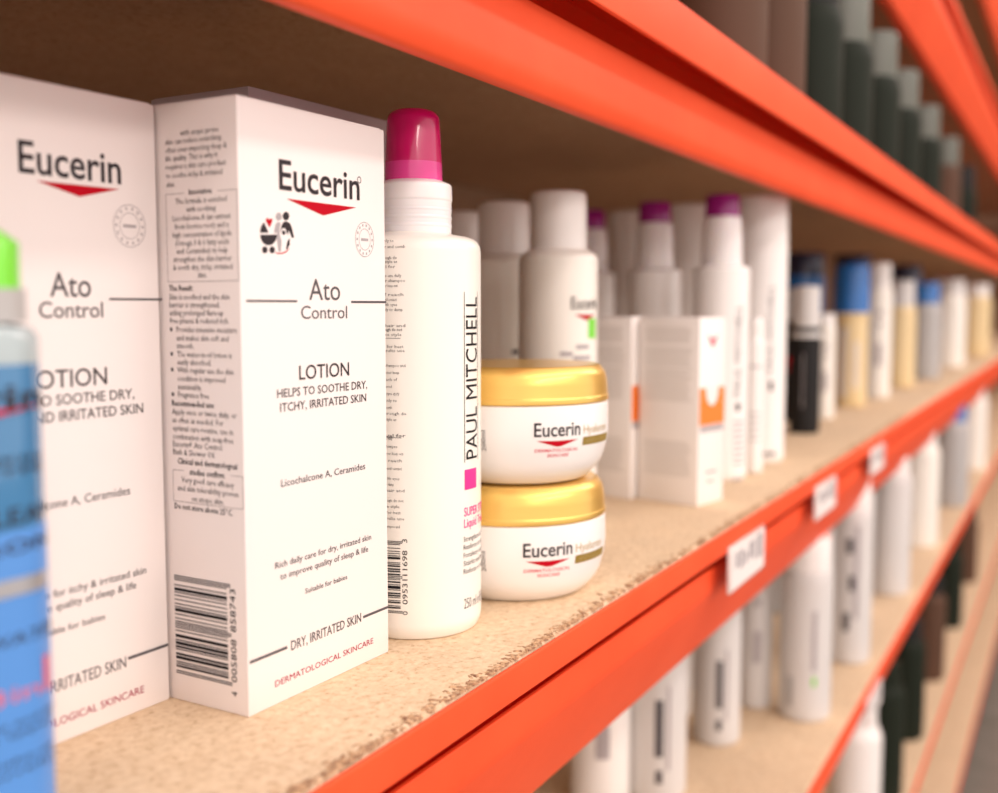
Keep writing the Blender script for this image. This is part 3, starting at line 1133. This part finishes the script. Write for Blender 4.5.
# ================================================================== white lotion bottles behind the jars
def lotion_bottle(px, Z, label, printed=True, rb=0.0222, full=True):
    x, y = at_depth(px, Z)
    L = Vector((x, y, 0))
    t = thing('lotion_bottle', label, 'bottle', L, 0, 'white capped lotion bottles behind the jars')
    lathe('bottle_body', [(0, 0.0008), (rb * .9, 0, .001), (rb, 0.003, .003), (rb, 0.1540, 0.006), (0.0162, 0.1575, 0.001), (0.0150, 0.158)], 'ivory', t, 0.003, 56)
    lathe('cap', [(0.0150, 0.1570), (0.0160, 0.1572, .0004), (0.0157, 0.1890, 0.003), (0, 0.1905)], 'white', t, 0.002, 56)
    if printed:
        s = Round(L, lambda z: rb, rb)
        p, r, g, gr = (Print(s, 0.0002) for _ in range(4))
        u0, v0 = s.px(571, 309)
        p.text('Eucerin', u0, u0 + 0.020, v0, 0.0065, 0.01, res=3)
        r.add([(u0 + .002, v0 - .003), (u0 + .018, v0 - .003), (u0 + .010, v0 - .0062)], [(0, 2, 1)])
        r.build('chevron', 'red', t)
        g0, gv = s.px(588, 333)
        gr.rect(g0, g0 + 0.008, gv - .003, gv + .008, 3)
        gr.build('leaf_mark', 'green', t, 'green mark')
        for (a, b, c) in ((576, 347, .009), (573, 358, .012), (560, 354, .007)):
            q, w = s.px(a, b)
            g.rect(q, q + c, w - .0012, w + .0012, 4)
        g.build('small_print', 'ink_light', t, joined=False)
        p.build('logo_lettering', 'ink', t)
    else:
        s = Round(L, lambda z: rb, rb)
        g = Print(s, 0.0002)
        q, w = s.px(px + 8, 352)
        g.rect(q, q + .008, w - .0014, w + .0014, 4)
        g.build('small_print', 'ink_mid', t, joined=False)
    return t


lotion_bottle(558, 0.60, 'ivory lotion bottle with white cap and red chevron, right behind the gold lidded jars')
lotion_bottle(504, 0.66, 'ivory lotion bottle, middle of the row behind the jars', False)
lotion_bottle(462, 0.73, 'ivory lotion bottle, furthest back behind the spray bottle', False)


# ================================================================== cartons with an orange patch
def small_carton(corner, label, rz, w=0.033, dd=0.044, h=0.1185):
    t = thing('cream_carton', label, 'carton', corner, rz, 'small cartons with an orange patch')
    set_smooth(obj('carton_body', box_bm(0, w, 0, dd, 0, h, 0.0006), 'card_cream', t), 30)
    obj('lid_flap', box_bm(0.001, w - .001, 0.001, dd - .001, h, h + .0004), 'card_cream', t)
    f = Plane(corner, rz, (0, 0, 0), (1, 0, 0), (0, -1, 0))
    s = mirrored(Plane(corner, rz, (0, 0, 0), (0, 1, 0), (-1, 0, 0)))
    o, g, pk, wt, bl = Print(f), Print(f), Print(f), Print(f, 0.0002), Print(s)
    o.rect(0.001, w - 0.0005, 0.051, 0.0745)
    wt.disc(w * .5, 0.0735, w * .24, 0.0105, 180, 360)
    wt.rect(w * .26, w * .74, 0.0735, 0.0752)
    g.rect(0.002, w - .001, 0.0465, 0.0505)
    pk.add([(w * .3, 0.108), (w * .5, .1055), (w * .7, .108), (w * .55, 0.1005), (w * .45, .1005)], [(0, 1, 4), (1, 3, 4), (1, 2, 3)])
    pk.rect(w * .3, w * .7, 0.020, 0.021)
    pk.rect(w * .36, w * .6, 0.014, 0.015)
    op = o.build('orange_patch', 'orange_print', t, 'orange printed patch')
    wt.build('white_arc', 'card', op)
    g.build('grey_stripe', 'ink_light', t)
    pk.build('pink_mark', 'rose', t, joined=False)
    # blocks of small print on the long side, as ruled lines of text too small to read
    for v0, v1 in ((0.103, 0.113), (0.088, 0.100), (0.066, 0.085), (0.018, 0.040)):
        v = v0
        while v < v1:
            e = -dd + 0.004 + (dd - 0.009) * random.uniform(0.9, 1.0)
            bl.rect(-dd + 0.004, e, v, v + 0.0009)
            v += 0.0021
    bl.build('small_print', 'ink_pale', t, 'pale grey blocks of small print')['kind'] = 'stuff'
    return t


c1 = on_z(697, 507)
small_carton(Vector((c1.x, c1.y, 0)), 'small cream carton with orange patch, the front one of two', math.radians(-12))
small_carton(Vector((c1.x + 0.0035, c1.y + 0.0465, 0)), 'small cream carton behind the front orange patched carton', math.radians(-12))


# ================================================================== purple-capped spray bottles and tall white cans
def spray2(loc, label, first):
    t = thing('spray_bottle', label, 'bottle', loc, 0, 'crimson and purple capped bottles')
    r = 0.0205
    lathe('bottle_body', [(0, .001), (r * .9, 0, .001), (r, .003, .003), (r, 0.1535, .0025), (0.0148, 0.1550, .001), (0.0138, 0.1553)], 'white', t, .003, 56)
    lathe('neck_collar', [(0.0138, .1545), (0.0147, .1547, .0003), (0.0142, .1780, .001), (0.0134, .1895, .0005), (0.0115, .1900)], 'milky', t, 0, 48)
    lathe('cap', [(0.0113, .1895), (0.0124, .1897, .0003), (0.0119, .2055, .002), (0, .2065)], 'purple', t, .001, 48, label='purple cap')
    if first:
        s = Round(loc, lambda z: r, r)
        p = Print(s, .0002)
        za, zb = s.px(738, 396)[1], s.px(738, 305)[1]
        ua, ub = s.px(735, 350)[0], s.px(741, 350)[0]
        p.text('PAUL MITCHELL', za, zb, ub, ub - ua, 0, rot=True, res=3)
        u, v = s.px(738, 407)
        p.rect(u - .002, u + .0018, v - .003, v + .003, 3)
        p.build('vertical_lettering', 'ink', t, joined=False)
        p = Print(s, .0002)
        for a in (422, 428, 434, 440, 446, 452, 458, 464, 480):
            u, v = s.px(733, a)
            p.rect(u, u + .010, v - .0008, v + .0008, 4)
        p.build('small_print', 'ink_light', t, joined=False)
    return t


b = on_z(722, 492)
P1 = Vector((*at_depth(721, 0.775), 0))
P2 = Vector((*at_depth(654, 0.83), 0))
P3 = Vector((*at_depth(590, 0.90), 0))
spray2(P1, 'white bottle with bright purple cap, beside the small orange patched carton', True)
spray2(P2, 'white bottle with dark purple cap, second of the row behind the small cartons', False)
spray2(P3, 'white bottle with purple cap, furthest back and mostly hidden by the lotion bottle', False)


def tall_can(px, Z, label, first=False, h=0.2135, r=0.0205):
    L = Vector((*at_depth(px, Z), 0))
    t = thing('tall_can', label, 'can', L, 0, 'tall white cans')
    lathe('can_body', [(0, .001), (r * .93, 0, .001), (r, .003, .002), (r, h - .040, .0006), (r * .985, h - .0395), (r * .985, h - .039)], 'white', t, .001, 56)
    lathe('cap', [(r * .97, h - .039), (r * .99, h - .0388, .0003), (r * .97, h - .003, .003), (r * .9, h, .001), (0, h)], 'white', t, .001, 56)
    if first:
        s = Round(L, lambda z: r, r)
        p = Print(s, .0002)
        za, zb = s.px(770, 372)[1], s.px(770, 285)[1]
        ua, ub = s.px(768, 330)[0], s.px(773, 330)[0]
        p.text('PAUL MITCHELL', za, zb, ub, ub - ua, 0, rot=True, res=3)
        u, v = s.px(770.5, 386)
        p.rect(u - .0015, u + .0022, v - .004, v + .004, 3)
        u, v = s.px(757, 454)
        p.rect(u, u + .016, v - .0014, v + .0014, 5)
        p.build('vertical_lettering', 'ink_mid', t, joined=False)
    return t


tall_can(761, 0.865, 'tall white can with vertical lettering, behind the bright purple capped bottle', True)
tall_can(690, 0.935, 'tall white can between the two purple capped bottles')
tall_can(628, 1.0, 'tall white can furthest back, left of the dark purple cap')

# slim white tube bottle in front of the tall can
tb = on_z(757, 487)
tL = Vector((*at_depth(757, 0.80), 0))
tube = thing('slim_bottle', 'slim white round shouldered bottle between purple capped bottle and tall can', 'bottle', tL)
lathe('bottle_body', [(0, .0005), (.0058, 0, .001), (.0065, .002, .001), (.0065, .098, .004), (.0050, .104, .002), (.0048, .105)], 'white', tube, .002, 40)
lathe('cap', [(.0046, .1045), (.0052, .105, .0004), (.0048, .1165, .003), (0, .1185)], 'white', tube, .001, 40)
s = Round(tL, lambda z: .0065, .0065)
p = Print(s, .0002)
for i in range(5):
    p.rect(-.004, .004, .025 + i * .005, .0262 + i * .005, 4)
p.rect(-.0045, .0045, .080, .0815, 4)
p.build('small_print', 'ink_light', tube, joined=False)


# ================================================================== generic bottles further along
def flask(name, label, cat, loc, r, h_body, cap_r, cap_h, body, cap, group, cap_round=0.002, band=None, marks=None, sy=1.0):
    t = thing(name, label, cat, loc, 0, group)
    sh = min(r * 0.35, 0.012)
    lathe('bottle_body', [(0, .001), (r * .92, 0, .001), (r, .003, .003), (r, h_body - sh, .006), (cap_r * 1.02, h_body, .001), (cap_r * .95, h_body + .0008)], body, t, .003, 40)
    lathe('cap', [(cap_r * .93, h_body), (cap_r, h_body + .0003, .0003), (cap_r * .96, h_body + cap_h, cap_round), (0, h_body + cap_h + .001)], cap, t, .001, 40)
    s = Round(loc, lambda z: r, r)
    if band:
        for mtl, z0, z1 in band:
            lathe('label_band', [(r + .0002, z0), (r + .0003, z0 + .0004), (r + .0003, z1 - .0004), (r + .0002, z1)], mtl, t, 0, 40)
    if marks:
        for mtl, rects in marks:
            p = Print(s, .0005)
            for (a, b_, c, d_) in rects:
                p.rect(a * r, b_ * r, c * h_body, d_ * h_body, 4)
            p.build('printed_marks', mtl, t, joined=False)
    return t


def P(px, Z, z=0.0):
    x, y = at_depth(px, Z)
    return Vector((x, y, z))


G1 = 'assorted bottles at the far end of the middle shelf'
txt = [('ink_light', [(-.1, .3, .75, .8), (-.1, .25, .66, .7), (-.15, .3, .3, .5)])]
redtxt = [('red', [(-.3, -.05, .58, .64), (-.3, -.15, .50, .54)]), ('ink_light', [(.1, .5, .2, .8)])]
flask('hair_bottle', 'black bottle with pale grey cap, on the shelf past the tall white can', 'bottle', P(807, 1.055), .0145, .105, .0130, .040, 'black', 'cap_grey', G1, marks=[('ink_light', [(-.2, -.14, .25, .75)])], band=[('cap_grey', .095, .1)])
flask('hair_bottle', 'black bottle with red print, half hidden behind the tall white can', 'bottle', P(793, 1.17), .0165, .110, .0140, .034, 'black', 'grey', G1, marks=redtxt)
flask('hair_bottle', 'slim white bottle between the black bottle and the yellow one', 'bottle', P(826, 1.19), .0115, .105, .0105, .012, 'ivory', 'white', G1, marks=txt)
flask('oil_bottle', 'straw yellow bottle with bright blue cap near the rail', 'bottle', P(852, 1.34), .0200, .117, .0215, .062, 'straw', 'cobalt', G1, cap_round=.008, marks=[('ink_pale', [(-.6, -.2, .1, .85), (.2, .5, .2, .7)])])
flask('oil_bottle', 'navy capped blue bottle standing behind the black bottle', 'bottle', P(803, 1.40), .0270, .165, .0265, .030, 'cobalt', 'navy', G1)
flask('oil_bottle', 'navy capped blue bottle behind the blue capped yellow one', 'bottle', P(852, 1.55), .0270, .165, .0265, .035, 'cobalt', 'navy', G1)
flask('hair_bottle', 'white bottle with ivory label past the yellow bottle', 'bottle', P(879, 1.46), .0175, .150, .0150, .034, 'ivory', 'white', G1, marks=txt)
flask('hair_bottle', 'pale bottle with straw label, second past the yellow bottle', 'bottle', P(901, 1.66), .0230, .125, .0200, .040, 'straw', 'cap_grey', G1)
flask('oil_bottle', 'blue grey bottle further along the middle shelf', 'bottle', P(925, 1.85), .0280, .130, .0240, .035, 'grey', 'cobalt', G1)
flask('hair_bottle', 'white bottle furthest along the middle shelf', 'bottle', P(950, 2.2), .0320, .150, .0280, .030, 'ivory', 'cap_grey', G1)
flask('oil_bottle', 'navy capped bottle furthest along, in the second row', 'bottle', P(905, 1.95), .0300, .170, .0280, .030, 'cobalt', 'navy', G1)
flask('hair_bottle', 'cream bottle at the very end of the middle shelf', 'bottle', P(975, 2.7), .0380, .150, .0330, .030, 'straw', 'white', G1)

# ---- lower shelf
G2 = 'white bottles on the lower shelf'
ZL = -0.25


def PL(px, Z):
    return P(px, Z, ZL)


vt = [('ink_mid', [(-.05, .22, .28, .62), (-.02, .2, .12, .2)]), ('ink_light', [(.35, .45, .2, .7)])]
vt2 = [('ink_light', [(.25, .42, .35, .75)]), ('green', [(.28, .42, .25, .31)]), ('grey', [(-.75, -.45, .10, .3)])]
vt3 = [('ink_mid', [(-.2, .1, .72, .82), (-.05, .2, .48, .58), (-.3, .0, .22, .34)]), ('ink_light', [(.2, .4, .3, .9)])]
flask('shampoo_bottle', 'white bottle with dark vertical print beside the dark grey bottle, lower shelf', 'bottle', PL(724, 0.90), .0200, .122, .0185, .004, 'cap_grey', 'white', G2, marks=vt)
flask('shampoo_bottle', 'slim white bottle between the dark printed and the wide bottle, lower shelf', 'bottle', PL(763, 0.98), .0150, .150, .0130, .020, 'cap_grey', 'white', G2, marks=txt)
flask('shampoo_bottle', 'wide white bottle with white flip cap and small green mark, lower shelf', 'bottle', PL(814, 0.955), .0232, .138, .0215, .030, 'cap_grey', 'white', G2, marks=vt2)
flask('shampoo_bottle', 'white bottle with dark print beside the lower rail', 'bottle', PL(858, 1.11), .0220, .165, .0190, .030, 'cap_grey', 'white', G2, marks=vt3)
flask('shampoo_bottle', 'grey white bottle with green cap behind the wide white bottle', 'bottle', PL(827, 1.12), .0210, .170, .0120, .022, 'cap_grey', 'green', G2)
flask('shampoo_bottle', 'white bottle with black cap behind the rail, lower shelf', 'bottle', PL(861, 1.30), .0230, .190, .0170, .022, 'cap_grey', 'black', G2)
flask('shampoo_bottle', 'white bottle with red print, second row of the lower shelf', 'bottle', PL(672, 0.96), .0230, .130, .0200, .020, 'white', 'white', G2, marks=[('rose', [(.2, .5, .55, .62), (.3, .6, .48, .52)])])
flask('shampoo_bottle', 'pale grey bottle with white cap in front of the red printed one, lower shelf', 'bottle', PL(662, 0.80), .0230, .130, .0200, .020, 'cap_grey', 'white', G2, marks=vt)
flask('shampoo_bottle', 'white bottle with grey print at the near end of the lower shelf', 'bottle', PL(604, 0.79), .0230, .130, .0200, .020, 'white', 'white', G2, marks=txt)
flask('shampoo_bottle', 'dark grey bottle standing between two white ones on the lower shelf', 'bottle', PL(697, 1.04), .0200, .145, .0170, .020, 'grey', 'black', G2)
flask('shampoo_bottle', 'pale grey bottle left of the red printed bottle on the lower shelf', 'bottle', PL(628, 0.94), .0230, .130, .0200, .020, 'cap_grey', 'white', G2)
flask('shampoo_bottle', 'pale grey bottle past the rail tag on the lower shelf', 'bottle', PL(897, 1.38), .0260, .160, .0220, .020, 'cap_grey', 'white', G2)
flask('shampoo_bottle', 'cream bottle further along the lower shelf', 'bottle', PL(925, 1.66), .0300, .160, .0240, .025, 'ivory', 'white', G2)
flask('shampoo_bottle', 'grey blue bottle furthest along the lower shelf', 'bottle', PL(955, 2.0), .0340, .160, .0280, .030, 'grey', 'cobalt', G2)
flask('shampoo_bottle', 'cream bottle at the far end of the lower shelf', 'bottle', PL(975, 2.45), .0360, .170, .0300, .020, 'ivory', 'cap_grey', G2)
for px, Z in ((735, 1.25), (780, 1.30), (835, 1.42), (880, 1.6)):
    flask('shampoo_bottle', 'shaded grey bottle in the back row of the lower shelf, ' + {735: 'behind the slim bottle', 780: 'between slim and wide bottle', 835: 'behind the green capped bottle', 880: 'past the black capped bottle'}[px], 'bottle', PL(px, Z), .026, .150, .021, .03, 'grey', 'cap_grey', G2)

# ---- second lowest shelf (mostly dark)
G3 = 'dark bottles on the second lowest shelf'
for i, (px, Z, c, k, w) in enumerate(((868, 1.22, 'white', 'white', 'white bottle nearest on the second lowest shelf'), (893, 1.36, 'darkgreen', 'darkgreen', 'dark green bottle nearest on the second lowest shelf'),
                                      (916, 1.55, 'darkgreen', 'black', 'dark green bottle with black cap, second lowest shelf'), (938, 1.8, 'brown', 'black', 'dark brown bottle on the second lowest shelf'),
                                      (957, 2.1, 'darkgreen', 'darkgreen', 'dark green bottle further along the second lowest shelf'), (973, 2.45, 'brown', 'black', 'dark brown bottle furthest along the second lowest shelf'))):
    flask('dark_bottle', w, 'bottle', P(px, Z, -0.515), .030, .15, .024, .03, c, k, G3)

# ---- upper shelf (dark bottles, sage caps)
G4 = 'dark bottles on the upper shelf'
up = [(0.70, .20, 'brown', 'brown', 'dark brown bottle nearest on the upper shelf'), (0.83, .205, 'brown', 'black', 'brown bottle with black cap on the upper shelf'),
      (0.97, .205, 'darkgreen', 'black', 'dark green bottle with black cap on the upper shelf'), (1.12, .205, 'darkgreen', 'sage', 'dark green bottle with sage cap, first of four on the upper shelf'),
      (1.30, .205, 'darkgreen', 'sage', 'dark green bottle with sage cap, second of four on the upper shelf'), (1.52, .21, 'darkgreen', 'sage', 'dark green bottle with sage cap, third of four on the upper shelf'),
      (1.80, .215, 'darkgreen', 'sage', 'dark green bottle with sage cap, last of four on the upper shelf'), (2.15, .22, 'brown', 'sage', 'brown bottle with sage cap at the far end of the upper shelf'),
      (2.6, .23, 'darkgreen', 'black', 'dark green bottle furthest along the upper shelf')]
for x, y, c, k, w in up:
    flask('dark_bottle', w, 'bottle', Vector((x, y + .02, .268)), .034, .115, .030, .05, c, k, G4)
